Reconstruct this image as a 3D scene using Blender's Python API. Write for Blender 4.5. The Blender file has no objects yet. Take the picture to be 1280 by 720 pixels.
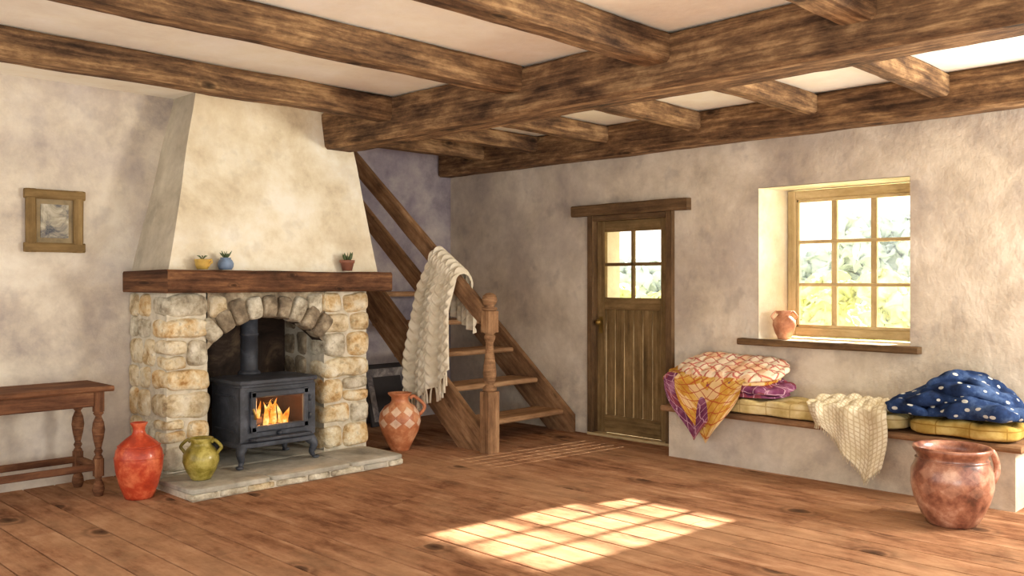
import bpy, bmesh, math, random
from mathutils import Vector, noise, Matrix
random.seed(7)
PI=math.pi
sc=bpy.context.scene
try:
    sc.view_settings.view_transform='Standard'
    sc.view_settings.look='None'
except Exception as e: print(e)

def lin(c):
    out=[]
    for v in c:
        v=v/255.0
        out.append(v/12.92 if v<=0.04045 else ((v+0.055)/1.055)**2.4)
    return (out[0],out[1],out[2],1.0)

# ---------------------------------------------------------------- materials
def newmat(name):
    m=bpy.data.materials.new(name); m.use_nodes=True
    nt=m.node_tree
    b=nt.nodes['Principled BSDF']
    return m,nt,b
def N(nt,t,**kw):
    n=nt.nodes.new(t)
    for k,v in kw.items(): setattr(n,k,v)
    return n
def ramp(nt,stops):
    r=N(nt,'ShaderNodeValToRGB')
    el=r.color_ramp.elements
    while len(el)>1: el.remove(el[0])
    el[0].position=stops[0][0]; el[0].color=lin(stops[0][1])
    for p,c in stops[1:]:
        e=el.new(p); e.color=lin(c)
    return r
def noiseN(nt,vec,scale,detail=5,rough=0.55,dist=0.0):
    n=N(nt,'ShaderNodeTexNoise')
    n.inputs['Scale'].default_value=scale; n.inputs['Detail'].default_value=detail
    n.inputs['Roughness'].default_value=rough; n.inputs['Distortion'].default_value=dist
    nt.links.new(vec,n.inputs['Vector'])
    return n
def mix(nt,a,b,fac,mode='MIX'):
    m=N(nt,'ShaderNodeMix'); m.data_type='RGBA'; m.blend_type=mode
    for sock,val in ((m.inputs[6],a),(m.inputs[7],b),(m.inputs[0],fac)):
        if isinstance(val,(int,float)): sock.default_value=val
        elif isinstance(val,tuple): sock.default_value=val
        else: nt.links.new(val,sock)
    return m.outputs[2]
def mth(nt,op,a,b=None,c=None):
    m=N(nt,'ShaderNodeMath'); m.operation=op
    for i,val in enumerate((a,b,c)):
        if val is None: continue
        if isinstance(val,(int,float)): m.inputs[i].default_value=val
        else: nt.links.new(val,m.inputs[i])
    return m.outputs[0]
def bump(nt,b,h,strength=0.3,dist=0.02):
    bn=N(nt,'ShaderNodeBump'); bn.inputs['Strength'].default_value=strength
    bn.inputs['Distance'].default_value=dist
    nt.links.new(h,bn.inputs['Height']); nt.links.new(bn.outputs[0],b.inputs['Normal'])
def coords(nt,which='Object',scale=(1,1,1)):
    tc=N(nt,'ShaderNodeTexCoord'); mp=N(nt,'ShaderNodeMapping')
    mp.inputs['Scale'].default_value=scale
    nt.links.new(tc.outputs[which],mp.inputs['Vector'])
    return mp.outputs[0]

def mottled(name,stops,scale=2.0,rough=0.85,blot=0.0,blotcol=(120,110,120),bumpS=0.2,bscale=30,dist=0.6,coat=0,spec=0.3,spots=0):
    m,nt,b=newmat(name)
    v=coords(nt)
    n=noiseN(nt,v,scale,10,0.68,dist)
    r=ramp(nt,stops); nt.links.new(n.outputs['Fac'],r.inputs[0])
    col=r.outputs[0]
    if blot>0:
        n2=noiseN(nt,v,scale*0.45,8,0.7,dist*0.8)
        r2=ramp(nt,[(0.45,(0,0,0)),(0.62,(255,255,255))]); nt.links.new(n2.outputs['Fac'],r2.inputs[0])
        f=mth(nt,'MULTIPLY',r2.outputs[0],blot)
        col=mix(nt,col,lin(blotcol),f)
    if spots>0:
        n4=noiseN(nt,v,scale*2.4,5,0.55,0.1)
        r4=ramp(nt,[(0.57,(0,0,0)),(0.67,(255,255,255))]); nt.links.new(n4.outputs['Fac'],r4.inputs[0])
        col=mix(nt,col,lin(tuple(int(x*0.84) for x in blotcol)),mth(nt,'MULTIPLY',r4.outputs[0],spots))
    nt.links.new(col,b.inputs['Base Color'])
    b.inputs['Roughness'].default_value=rough
    b.inputs['Specular IOR Level'].default_value=spec
    if coat: b.inputs['Coat Weight'].default_value=coat; b.inputs['Coat Roughness'].default_value=0.15
    if bumpS>0:
        n3=noiseN(nt,v,bscale,6,0.65)
        bump(nt,b,n3.outputs['Fac'],bumpS,0.03)
    return m

def wood(name,stops,rough=0.8,knots=0.8,gl=1.2,gv=22,bumpS=0.4,spec=0.18,kscale=1.6,gw=0.45,blotch=0.0,blotcol=None,kv=1.9):
    m,nt,b=newmat(name)
    v=coords(nt,'UV',(gl,gv,1))
    n=noiseN(nt,v,1.0,8,0.7,0.3)
    v2=coords(nt,'UV',(1.6,3.6,1))
    n2=noiseN(nt,v2,1.5,8,0.72,0.2)
    f=mth(nt,'ADD',mth(nt,'MULTIPLY',n.outputs['Fac'],gw),mth(nt,'MULTIPLY',n2.outputs['Fac'],1-gw))
    r=ramp(nt,stops); nt.links.new(f,r.inputs[0])
    col=r.outputs[0]
    if blotch>0:
        vo_=coords(nt,'Object'); nb=noiseN(nt,vo_,0.8,8,0.72,0.3)
        rb=ramp(nt,[(0.44,(0,0,0)),(0.58,(255,255,255))]); nt.links.new(nb.outputs['Fac'],rb.inputs[0])
        col=mix(nt,col,lin(blotcol or stops[-1][1]),mth(nt,'MULTIPLY',rb.outputs[0],blotch))
    if knots>0:
        vk=coords(nt,'UV',(1.0,kv,1))
        nk=noiseN(nt,vk,6,2)
        wv=N(nt,'ShaderNodeVectorMath'); wv.operation='MULTIPLY_ADD'
        nt.links.new(nk.outputs['Color'],wv.inputs[0]); wv.inputs[1].default_value=(0.05,0.05,0); nt.links.new(vk,wv.inputs[2])
        vo=N(nt,'ShaderNodeTexVoronoi'); vo.voronoi_dimensions='2D'; vo.inputs['Scale'].default_value=kscale
        nt.links.new(wv.outputs[0],vo.inputs['Vector'])
        rk=ramp(nt,[(0.0,(255,255,255)),(0.045,(210,210,210)),(0.06,(70,70,70)),(0.085,(170,170,170)),(0.12,(0,0,0))]); nt.links.new(vo.outputs['Distance'],rk.inputs[0])
        fk=mth(nt,'MULTIPLY',rk.outputs[0],knots)
        col=mix(nt,col,lin(tuple(int(c*0.5) for c in stops[0][1])),fk)
    nt.links.new(col,b.inputs['Base Color'])
    b.inputs['Roughness'].default_value=rough; b.inputs['Specular IOR Level'].default_value=spec
    bump(nt,b,f,bumpS,0.015)
    return m

def plain(name,c,rough=0.6,metal=0,spec=0.5):
    m,nt,b=newmat(name)
    v=coords(nt); n=noiseN(nt,v,9,5,0.6)
    c2=tuple(max(0,int(x*0.82)) for x in c); c3=tuple(min(255,int(x*1.1)) for x in c)
    r=ramp(nt,[(0.3,c2),(0.5,c),(0.7,c3)]); nt.links.new(n.outputs['Fac'],r.inputs[0])
    nt.links.new(r.outputs[0],b.inputs['Base Color'])
    b.inputs['Roughness'].default_value=rough; b.inputs['Metallic'].default_value=metal
    b.inputs['Specular IOR Level'].default_value=spec
    return m

def glassmat(name,tint=(255,255,255),g=0.06):
    m=bpy.data.materials.new(name); m.use_nodes=True; nt=m.node_tree
    nt.nodes.clear()
    o=N(nt,'ShaderNodeOutputMaterial'); t=N(nt,'ShaderNodeBsdfTransparent'); gl=N(nt,'ShaderNodeBsdfGlossy')
    t.inputs[0].default_value=lin(tint); gl.inputs['Roughness'].default_value=0.05
    mx=N(nt,'ShaderNodeMixShader'); mx.inputs[0].default_value=g
    nt.links.new(t.outputs[0],mx.inputs[1]); nt.links.new(gl.outputs[0],mx.inputs[2]); nt.links.new(mx.outputs[0],o.inputs[0])
    return m

M_wall=mottled('plaster_wall_mat',[(0.32,(170,157,145)),(0.42,(199,186,167)),(0.53,(218,206,187)),(0.66,(235,225,208))],1.7,0.95,0.5,(170,157,152),0.4,9,0.15,spots=0.3)
M_wallL=mottled('plaster_fireplace_wall_mat',[(0.32,(172,161,154)),(0.42,(202,190,175)),(0.53,(223,212,195)),(0.66,(238,230,215))],1.7,0.95,0.5,(168,157,162),0.4,9,0.15,spots=0.25)
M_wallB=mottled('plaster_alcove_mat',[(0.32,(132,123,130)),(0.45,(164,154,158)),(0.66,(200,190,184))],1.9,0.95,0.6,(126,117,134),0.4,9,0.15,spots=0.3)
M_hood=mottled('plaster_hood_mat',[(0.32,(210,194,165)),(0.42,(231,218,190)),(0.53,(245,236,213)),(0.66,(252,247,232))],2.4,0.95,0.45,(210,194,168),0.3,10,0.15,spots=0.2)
M_hoodShade=mottled('plaster_hood_side_shade_mat',[(0.32,(158,148,132)),(0.45,(186,176,156)),(0.66,(216,207,187))],2.4,0.95,0.5,(158,148,136),0.3,10,0.15,spots=0.3)  # greyer copy of the hood plaster: left-side shade painted into the colour
M_ceil=mottled('plaster_ceiling_mat',[(0.3,(238,227,208)),(0.45,(249,242,224)),(0.7,(254,250,240))],2.0,0.95,0.35,(222,210,196),0.15,12,0.2)
M_beam=wood('beam_oak_mat',[(0.35,(42,30,22)),(0.43,(78,57,41)),(0.51,(120,91,64)),(0.58,(162,129,92)),(0.68,(200,168,126))],gl=1.6,gv=26,kscale=1.1,bumpS=0.8,knots=0.9)
M_mantel=wood('mantel_oak_mat',[(0.35,(36,23,17)),(0.43,(70,46,32)),(0.53,(108,73,50)),(0.64,(154,112,76))],gl=2,gv=30,kscale=2.2,bumpS=0.6)
M_floor=wood('floorboard_mat',[(0.33,(82,54,40)),(0.43,(128,88,63)),(0.53,(164,119,88)),(0.66,(198,156,122))],0.9,0.9,1.0,12,spec=0.08,kscale=0.8,blotch=0.4,blotcol=(196,156,120),bumpS=0.25,gw=0.36,kv=1.3)
M_gap=plain('floor_gap_mat',(48,32,24),0.9)
M_stair=wood('stair_oak_mat',[(0.33,(76,52,37)),(0.44,(118,87,62)),(0.54,(154,117,84)),(0.66,(192,154,116))],knots=0.5)
M_tread=wood('stair_tread_mat',[(0.33,(118,86,60)),(0.45,(158,120,86)),(0.56,(190,150,112)),(0.68,(216,184,146))],knots=0.4)
M_door=wood('door_oak_mat',[(0.33,(74,57,34)),(0.44,(108,86,54)),(0.54,(134,109,72)),(0.66,(166,139,96))],knots=0.3,gv=30)
M_doorf=wood('door_frame_mat',[(0.33,(56,40,28)),(0.44,(86,65,44)),(0.54,(112,87,60)),(0.66,(146,118,84))],knots=0.3)
M_winf=wood('window_frame_mat',[(0.3,(140,118,82)),(0.45,(180,157,114)),(0.56,(204,182,140)),(0.7,(226,208,170))],knots=0.2)
M_table=wood('table_walnut_mat',[(0.33,(58,36,26)),(0.44,(92,60,42)),(0.54,(124,84,58)),(0.66,(164,122,88))],knots=0.3)
M_pframe=wood('picture_frame_mat',[(0.3,(84,66,40)),(0.45,(118,95,60)),(0.56,(142,116,76)),(0.7,(172,146,100))],knots=0.2)
M_mortar=mottled('mortar_mat',[(0.3,(178,168,148)),(0.6,(216,207,188))],14,0.95)
M_hearth=mottled('hearth_slate_mat',[(0.32,(138,134,124)),(0.45,(172,167,153)),(0.64,(208,202,188))],4,0.9,0.4,(156,148,132),0.3,25,0.2)
M_soot=mottled('soot_mat',[(0.3,(26,20,18)),(0.5,(58,46,38)),(0.7,(110,92,72))],4,0.95)
stonestops=[
 [(0.34,(160,128,84)),(0.42,(206,180,136)),(0.52,(230,214,178)),(0.64,(246,238,216))],
 [(0.34,(138,116,86)),(0.42,(190,168,130)),(0.52,(220,204,170)),(0.64,(240,230,206))],
 [(0.34,(130,120,104)),(0.42,(174,164,142)),(0.52,(208,200,178)),(0.64,(236,230,212))],
 [(0.34,(170,126,74)),(0.42,(212,178,126)),(0.52,(234,214,174)),(0.64,(247,238,214))]]
M_st=[mottled('fieldstone_mat_%d'%i,s,9,0.9,0.35,(150,128,98),0.6,22,0.2,spots=0.4) for i,s in enumerate(stonestops)]
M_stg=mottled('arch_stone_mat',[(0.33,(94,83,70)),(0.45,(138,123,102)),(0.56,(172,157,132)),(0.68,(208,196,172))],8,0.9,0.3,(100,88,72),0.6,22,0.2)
M_iron=mottled('cast_iron_mat',[(0.3,(38,40,46)),(0.5,(55,58,66)),(0.7,(84,88,98))],6,0.55,0,(0,0,0),0.1,60,0.5,spec=0.4)
M_fbox=plain('firebox_mat',(60,34,22),0.95)
M_log=plain('firelog_mat',(84,50,30),0.9)
M_glass=glassmat('window_glass_mat')
M_brass=plain('brass_mat',(150,120,60),0.4,0.7)

def flame_mat():
    m=bpy.data.materials.new('flame_mat'); m.use_nodes=True; nt=m.node_tree; nt.nodes.clear()
    o=N(nt,'ShaderNodeOutputMaterial'); e=N(nt,'ShaderNodeEmission')
    v=coords(nt); n=noiseN(nt,v,14,3)
    r=ramp(nt,[(0.3,(240,96,20)),(0.5,(255,165,60)),(0.68,(255,232,150))]); nt.links.new(n.outputs['Fac'],r.inputs[0])
    nt.links.new(r.outputs[0],e.inputs[0]); e.inputs[1].default_value=1.5
    nt.links.new(e.outputs[0],o.inputs[0]); return m
M_flame=flame_mat()
M_red=mottled('red_glaze_mat',[(0.34,(140,44,26)),(0.5,(186,68,40)),(0.64,(222,120,80))],6,0.4,0,(0,0,0),0.05,20,0.2,coat=0.25)
M_olive=mottled('olive_glaze_mat',[(0.34,(96,86,28)),(0.5,(142,128,50)),(0.64,(190,176,98))],8,0.4,0,(0,0,0),0.05,20,0.2,coat=0.3)
M_terra=mottled('terracotta_mat',[(0.34,(150,92,64)),(0.5,(190,130,96)),(0.64,(218,168,134))],7,0.6,0,(0,0,0),0.1,30,0.2)
M_mustard=plain('mustard_pot_mat',(200,164,80),0.5)
M_blue=plain('blue_pot_mat',(124,146,176),0.5)
M_dkpot=plain('terracotta_pot_mat',(140,90,70),0.6)
M_leaf=plain('leaf_mat',(92,108,68),0.6)
M_soil=plain('soil_mat',(50,36,26),0.95)

def diamond_mat(name,stops,dcol,nu,nv,amt,lo,hi,rough,coat=0):
    m,nt,b=newmat(name)
    tc=N(nt,'ShaderNodeTexCoord'); sp=N(nt,'ShaderNodeSeparateXYZ'); nt.links.new(tc.outputs['UV'],sp.inputs[0])
    u=mth(nt,'MULTIPLY',sp.outputs[0],nu); fu=mth(nt,'ABSOLUTE',mth(nt,'SUBTRACT',mth(nt,'FRACT',u),0.5))
    vv=mth(nt,'MULTIPLY',sp.outputs[1],nv); fv=mth(nt,'ABSOLUTE',mth(nt,'SUBTRACT',mth(nt,'FRACT',vv),0.5))
    s=mth(nt,'ADD',fu,fv)
    d=mth(nt,'LESS_THAN',s,0.42)
    band=mth(nt,'MULTIPLY',mth(nt,'GREATER_THAN',sp.outputs[1],lo),mth(nt,'LESS_THAN',sp.outputs[1],hi))
    v=coords(nt); n=noiseN(nt,v,7,7,0.65)
    f=mth(nt,'MULTIPLY',mth(nt,'MULTIPLY',mth(nt,'MULTIPLY',d,band),n.outputs['Fac']),amt)
    r=ramp(nt,stops); nt.links.new(n.outputs['Fac'],r.inputs[0])
    c=mix(nt,r.outputs[0],lin(dcol),f)
    nt.links.new(c,b.inputs['Base Color']); b.inputs['Roughness'].default_value=rough
    if coat: b.inputs['Coat Weight'].default_value=coat; b.inputs['Coat Roughness'].default_value=0.15
    return m
M_diam=diamond_mat('diamond_vase_mat',[(0.34,(152,86,52)),(0.5,(190,118,78)),(0.64,(222,164,122))],(238,216,190),9.0,5.0,1.2,0.4,0.8,0.45)
M_jug=diamond_mat('glazed_jug_mat',[(0.34,(84,48,38)),(0.44,(130,80,62)),(0.55,(168,116,92)),(0.66,(206,164,140))],(214,176,152),10.0,5.0,0.3,0.4,0.8,0.3,0.5)

def line_pattern(name,basestops,linecol,sx,sy,wid=0.08,rot=0.0,warp=0.12,rough=0.95,patch=None):
    m,nt,b=newmat(name)
    tc=N(nt,'ShaderNodeTexCoord')
    mp=N(nt,'ShaderNodeMapping'); mp.inputs['Rotation'].default_value=(0,0,rot)
    nt.links.new(tc.outputs['UV'],mp.inputs['Vector'])
    nz=noiseN(nt,mp.outputs[0],5,3)
    wv=N(nt,'ShaderNodeVectorMath'); wv.operation='MULTIPLY_ADD'
    nt.links.new(nz.outputs['Color'],wv.inputs[0]); wv.inputs[1].default_value=(warp,warp,0); nt.links.new(mp.outputs[0],wv.inputs[2])
    sp=N(nt,'ShaderNodeSeparateXYZ'); nt.links.new(wv.outputs[0],sp.inputs[0])
    fx=mth(nt,'ABSOLUTE',mth(nt,'SUBTRACT',mth(nt,'FRACT',mth(nt,'MULTIPLY',sp.outputs[0],sx)),0.5))
    fy=mth(nt,'ABSOLUTE',mth(nt,'SUBTRACT',mth(nt,'FRACT',mth(nt,'MULTIPLY',sp.outputs[1],sy)),0.5))
    f=mth(nt,'MAXIMUM',mth(nt,'LESS_THAN',fx,wid),mth(nt,'LESS_THAN',fy,wid))
    v=coords(nt); n=noiseN(nt,v,9,5)
    r=ramp(nt,basestops); nt.links.new(n.outputs['Fac'],r.inputs[0])
    c=r.outputs[0]
    if patch:
        vo=N(nt,'ShaderNodeTexVoronoi'); vo.inputs['Scale'].default_value=9; nt.links.new(tc.outputs['UV'],vo.inputs['Vector'])
        sx_=N(nt,'ShaderNodeSeparateXYZ'); nt.links.new(vo.outputs['Color'],sx_.inputs[0])
        c=mix(nt,c,lin(patch),mth(nt,'MULTIPLY',mth(nt,'GREATER_THAN',sx_.outputs[0],0.66),0.7))
    c=mix(nt,c,lin(linecol),mth(nt,'MULTIPLY',f,0.8))
    nt.links.new(c,b.inputs['Base Color']); b.inputs['Roughness'].default_value=rough
    b.inputs['Specular IOR Level'].default_value=0.1
    n3=noiseN(nt,v,90,3); bump(nt,b,n3.outputs['Fac'],0.2,0.01)
    return m
M_qred=line_pattern('red_lattice_fabric_mat',[(0.3,(226,196,168)),(0.5,(242,222,194)),(0.7,(250,238,216))],(186,66,62),12,12,0.075,0.5,0.08,patch=(232,184,140))
M_qyel=line_pattern('yellow_patchwork_fabric_mat',[(0.3,(176,122,42)),(0.5,(208,160,72)),(0.7,(232,200,122))],(176,70,46),14,14,0.06,0.78,0.07,patch=(236,206,160))
M_qpur=line_pattern('plum_fabric_mat',[(0.3,(88,40,70)),(0.5,(124,64,96)),(0.7,(166,112,140))],(206,164,182),14,14,0.05,0.3,patch=(150,72,76))
M_cush=line_pattern('bench_cushion_mat',[(0.3,(182,158,98)),(0.5,(214,194,138)),(0.7,(234,220,176))],(176,148,94),5,5,0.02,0.0,0.02)
M_must=line_pattern('mustard_cushion_mat',[(0.3,(146,116,50)),(0.5,(178,148,78)),(0.7,(206,182,114))],(140,106,44),5,5,0.02,0.0,0.02)
M_throw=line_pattern('cream_throw_mat',[(0.3,(210,196,164)),(0.5,(228,218,190)),(0.7,(243,236,216))],(196,178,142),30,30,0.14,0.0,0.02)
M_knit=mottled('cable_knit_mat',[(0.3,(210,197,170)),(0.5,(230,219,196)),(0.7,(244,237,219))],6,0.98,0,(0,0,0),0.25,120)
def navy():
    m,nt,b=newmat('navy_dotted_fabric_mat')
    v=coords(nt,'Object',(1,1,1.0))
    n=noiseN(nt,v,6,6,0.65)
    r=ramp(nt,[(0.34,(18,28,52)),(0.5,(34,52,88)),(0.64,(72,92,128))]); nt.links.new(n.outputs['Fac'],r.inputs[0])
    v2=coords(nt,'Object',(1,0.62,1.0))
    vo=N(nt,'ShaderNodeTexVoronoi'); vo.inputs['Scale'].default_value=20; vo.inputs['Randomness'].default_value=0.8
    nt.links.new(v2,vo.inputs['Vector'])
    f=mth(nt,'LESS_THAN',vo.outputs['Distance'],0.23)
    c=mix(nt,r.outputs[0],lin((206,206,196)),mth(nt,'MULTIPLY',f,0.8))
    nt.links.new(c,b.inputs['Base Color']); b.inputs['Roughness'].default_value=0.9; b.inputs['Specular IOR Level'].default_value=0.1
    return m
M_navy=navy()
M_art=mottled('painting_canvas_mat',[(0.38,(84,88,96)),(0.46,(136,132,124)),(0.54,(178,170,150)),(0.64,(206,200,184))],9,0.8)
M_mat2=plain('picture_mount_mat',(150,132,100),0.9)
M_mount=mottled('grey_mount_mat',[(0.4,(96,90,92)),(0.5,(132,124,122)),(0.62,(176,168,160))],6,0.8)
M_blackf=plain('black_frame_mat',(42,36,36),0.6)
M_grass=mottled('meadow_mat',[(0.3,(200,204,160)),(0.6,(226,226,190))],0.6,0.95)
M_tree=mottled('foliage_mat',[(0.38,(196,202,146)),(0.5,(222,222,164)),(0.62,(242,236,190))],3,0.95,0.3,(190,200,160),dist=0.1)
M_tree2=mottled('far_foliage_mat',[(0.38,(176,188,182)),(0.6,(208,216,208))],1.5,0.95)

# ---------------------------------------------------------------- mesh builder
class MB:
    def __init__(s): s.v=[]; s.f=[]; s.mats=[]
    def mi(s,m):
        if m not in s.mats: s.mats.append(m)
        return s.mats.index(m)
    def face(s,idx,m,uv=None,sm=False): s.f.append((tuple(idx),s.mi(m),uv,sm))
    def box(s,x0,x1,y0,y1,z0,z1,m):
        b=len(s.v)
        s.v+= [(x0,y0,z0),(x1,y0,z0),(x1,y1,z0),(x0,y1,z0),(x0,y0,z1),(x1,y0,z1),(x1,y1,z1),(x0,y1,z1)]
        for q in ((0,3,2,1),(4,5,6,7),(0,1,5,4),(1,2,6,5),(2,3,7,6),(3,0,4,7)):
            s.face([b+i for i in q],m)
    def bar(s,p0,p1,w,h,m,up=(0,0,1),seg=0.15,amp=0.0,bev=0.008,nf=3.0):
        p0=Vector(p0);p1=Vector(p1);d=p1-p0;L=d.length;d.normalize()
        side=d.cross(Vector(up)).normalized(); u2=side.cross(d)
        bev=min(bev,w*0.3,h*0.3)
        a=w/2;c=h/2
        cs=[(-a+bev,-c),(a-bev,-c),(a,-c+bev),(a,c-bev),(a-bev,c),(-a+bev,c),(-a,c-bev),(-a,-c+bev)]
        per=[0]
        for i in range(8):
            q=cs[i];r=cs[(i+1)%8]; per.append(per[-1]+math.hypot(q[0]-r[0],q[1]-r[1]))
        n=max(1,int(L/seg)); ou=random.random()*50; ov=random.random()*50
        b=len(s.v)
        for i in range(n+1):
            t=i/n*L
            for q in cs:
                p=p0+d*t+side*q[0]+u2*q[1]
                if amp>0:
                    nv=noise.noise_vector(p*nf+Vector((ou,0,0)))+noise.noise_vector(p*nf*4+Vector((ou,0,0)))*0.35
                    p=p+(nv-d*nv.dot(d))*amp
                s.v.append(tuple(p))
        for i in range(n):
            for j in range(8):
                k=(j+1)%8
                u0=ou+i/n*L;u1=ou+(i+1)/n*L;v0=ov+per[j];v1=ov+per[j+1]
                s.face((b+i*8+j,b+i*8+k,b+(i+1)*8+k,b+(i+1)*8+j),m,[(u0,v0),(u0,v1),(u1,v1),(u1,v0)])
        uvc=[(ou+q[0]*0.3,ov+q[1]) for q in cs]
        s.face([b+j for j in range(7,-1,-1)],m,[uvc[j] for j in range(7,-1,-1)])
        s.face([b+n*8+j for j in range(8)],m,uvc)
    def prismX(s,pts,x0,x1,m,ang=0.0):
        n=len(pts);b=len(s.v);ou=random.random()*50;ca=math.cos(ang);sa=math.sin(ang)
        for y,z in pts: s.v.append((x0,y,z))
        for y,z in pts: s.v.append((x1,y,z))
        uv=[(ou+y*ca+z*sa,ou-y*sa+z*ca) for y,z in pts]
        s.face([b+i for i in range(n)],m,uv); s.face([b+n+i for i in range(n-1,-1,-1)],m,uv[::-1])
        for i in range(n):
            k=(i+1)%n
            s.face((b+i,b+n+i,b+n+k,b+k),m,[uv[i],(uv[i][0],uv[i][1]+.05),(uv[k][0],uv[k][1]+.05),uv[k]])
    def lathe(s,prof,c,m,seg=40,sq=None):
        cx,cy,cz=c;b=len(s.v);n=len(prof)
        zs=[z for r,z in prof];z0=min(zs);z1=max(zs)
        for r,z in prof:
            for j in range(seg):
                a=2*PI*j/seg
                s.v.append((cx+r*math.cos(a),cy+r*math.sin(a),cz+z))
        for i in range(n-1):
            for j in range(seg):
                k=(j+1)%seg
                va=(prof[i][1]-z0)/(z1-z0+1e-6);vb=(prof[i+1][1]-z0)/(z1-z0+1e-6)
                s.face((b+i*seg+j,b+i*seg+k,b+(i+1)*seg+k,b+(i+1)*seg+j),m,[(j/seg,va),((j+1)/seg,va),((j+1)/seg,vb),(j/seg,vb)],True)
        if prof[0][0]>1e-4: s.face([b+j for j in range(seg-1,-1,-1)],m,[(0,0)]*seg)
        if prof[-1][0]>1e-4: s.face([b+(n-1)*seg+j for j in range(seg)],m,[(0,1)]*seg)
    def tube(s,pts,r,m,seg=10,fl=1.0,sub=6):
        P=[Vector(p) for p in pts]
        if sub>1 and len(P)>2:
            Q=[]
            E=[P[0]*2-P[1]]+P+[P[-1]*2-P[-2]]
            for i in range(1,len(E)-2):
                for k in range(sub):
                    t=k/sub;a,b_,c,d=E[i-1],E[i],E[i+1],E[i+2]
                    Q.append(0.5*((2*b_)+(c-a)*t+(2*a-5*b_+4*c-d)*t*t+(3*b_-a-3*c+d)*t**3))
            Q.append(P[-1]);P=Q
        b=len(s.v);n=len(P);rr=r if callable(r) else (lambda t:r)
        prev=None
        for i,p in enumerate(P):
            t=(P[min(i+1,n-1)]-P[max(i-1,0)]).normalized()
            if prev is None:
                a=Vector((0,0,1)) if abs(t.z)<0.9 else Vector((1,0,0))
                n1=t.cross(a).normalized()
            else:
                n1=(prev-t*prev.dot(t)).normalized()
            prev=n1;n2=t.cross(n1);R=rr(i/(n-1))
            for j in range(seg):
                a=2*PI*j/seg;s.v.append(tuple(p+n1*math.cos(a)*R*fl+n2*math.sin(a)*R))
        for i in range(n-1):
            for j in range(seg):
                k=(j+1)%seg
                s.face((b+i*seg+j,b+i*seg+k,b+(i+1)*seg+k,b+(i+1)*seg+j),m,[(i*.02,j*.01),(i*.02,j*.01+.01),(i*.02+.02,j*.01+.01),(i*.02+.02,j*.01)],True)
        s.face([b+j for j in range(seg-1,-1,-1)],m);s.face([b+(n-1)*seg+j for j in range(seg)],m)
    def grid(s,fn,nu,nv,m,uvs=(1,1),sm=True,mf=None,flip=False):
        b=len(s.v)
        for i in range(nu+1):
            for j in range(nv+1): s.v.append(tuple(fn(i/nu,j/nv)))
        w=nv+1
        for i in range(nu):
            for j in range(nv):
                q=[b+i*w+j,b+(i+1)*w+j,b+(i+1)*w+j+1,b+i*w+j+1]
                uv=[(i/nu*uvs[0],j/nv*uvs[1]),((i+1)/nu*uvs[0],j/nv*uvs[1]),((i+1)/nu*uvs[0],(j+1)/nv*uvs[1]),(i/nu*uvs[0],(j+1)/nv*uvs[1])]
                if flip: q.reverse();uv.reverse()
                s.face(q,m,uv,sm)
    def block(s,c,h,m,k=6,n=8,disp=None,amp=0.0,nf=8,sm=True,seed=0,topm=None):
        c=Vector(c)
        def pt(p):
            nn=(abs(p.x)**k+abs(p.y)**k+abs(p.z)**k)**(1/k)
            q=p/nn
            r=Vector((q.x*h[0],q.y*h[1],q.z*h[2]))
            if amp>0:
                w=c+r
                r+=noise.noise_vector((w+Vector((seed,seed*.3,0)))*nf)*amp
            if disp: r=disp(r,q)
            return c+r
        axes=[(0,1,2),(1,2,0),(2,0,1)]
        for ax in axes:
            for sg in (1,-1):
                b=len(s.v)
                for i in range(n+1):
                    for j in range(n+1):
                        p=[0,0,0];a1=-1+2*i/n;a2=-1+2*j/n
                        p[ax[0]]=a1*sg;p[ax[1]]=a2;p[ax[2]]=sg
                        s.v.append(tuple(pt(Vector(p))))
                w=n+1
                mm=topm if (topm and ax[2]==2 and sg==1) else m
                for i in range(n):
                    for j in range(n):
                        q=[b+i*w+j,b+(i+1)*w+j,b+(i+1)*w+j+1,b+i*w+j+1]
                        uv=[]
                        for id_ in q:
                            vv=s.v[id_]
                            if ax[2]==2: uv.append((vv[0],vv[1]))
                            elif ax[2]==0: uv.append((vv[2],vv[1]))
                            else: uv.append((vv[0],vv[2]))
                        s.face(q,mm,uv,sm)
    def build(s,name,parent=None,merge=True,normals=True):
        me=bpy.data.meshes.new(name)
        me.from_pydata(s.v,[],[f[0] for f in s.f])
        for m in s.mats: me.materials.append(m)
        uvl=me.uv_layers.new(name='UVMap')
        for p,f in zip(me.polygons,s.f):
            p.material_index=f[1];p.use_smooth=f[3]
            if f[2]:
                for li,uv in zip(p.loop_indices,f[2]): uvl.data[li].uv=uv
            else:
                nrm=p.normal
                for li in p.loop_indices:
                    co=me.vertices[me.loops[li].vertex_index].co
                    uvl.data[li].uv=(co.x+co.y,co.z) if abs(nrm.z)<0.7 else (co.x,co.y)
        if merge:
            bm=bmesh.new();bm.from_mesh(me)
            bmesh.ops.remove_doubles(bm,verts=bm.verts,dist=0.0002)
            if normals: bmesh.ops.recalc_face_normals(bm,faces=bm.faces)
            bm.to_mesh(me);bm.free()
        ob=bpy.data.objects.new(name,me)
        sc.collection.objects.link(ob)
        if parent: ob.parent=parent
        return ob
def empty(name,loc=(0,0,0)):
    e=bpy.data.objects.new(name,None);sc.collection.objects.link(e);e.location=(0,0,0);return e

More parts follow.
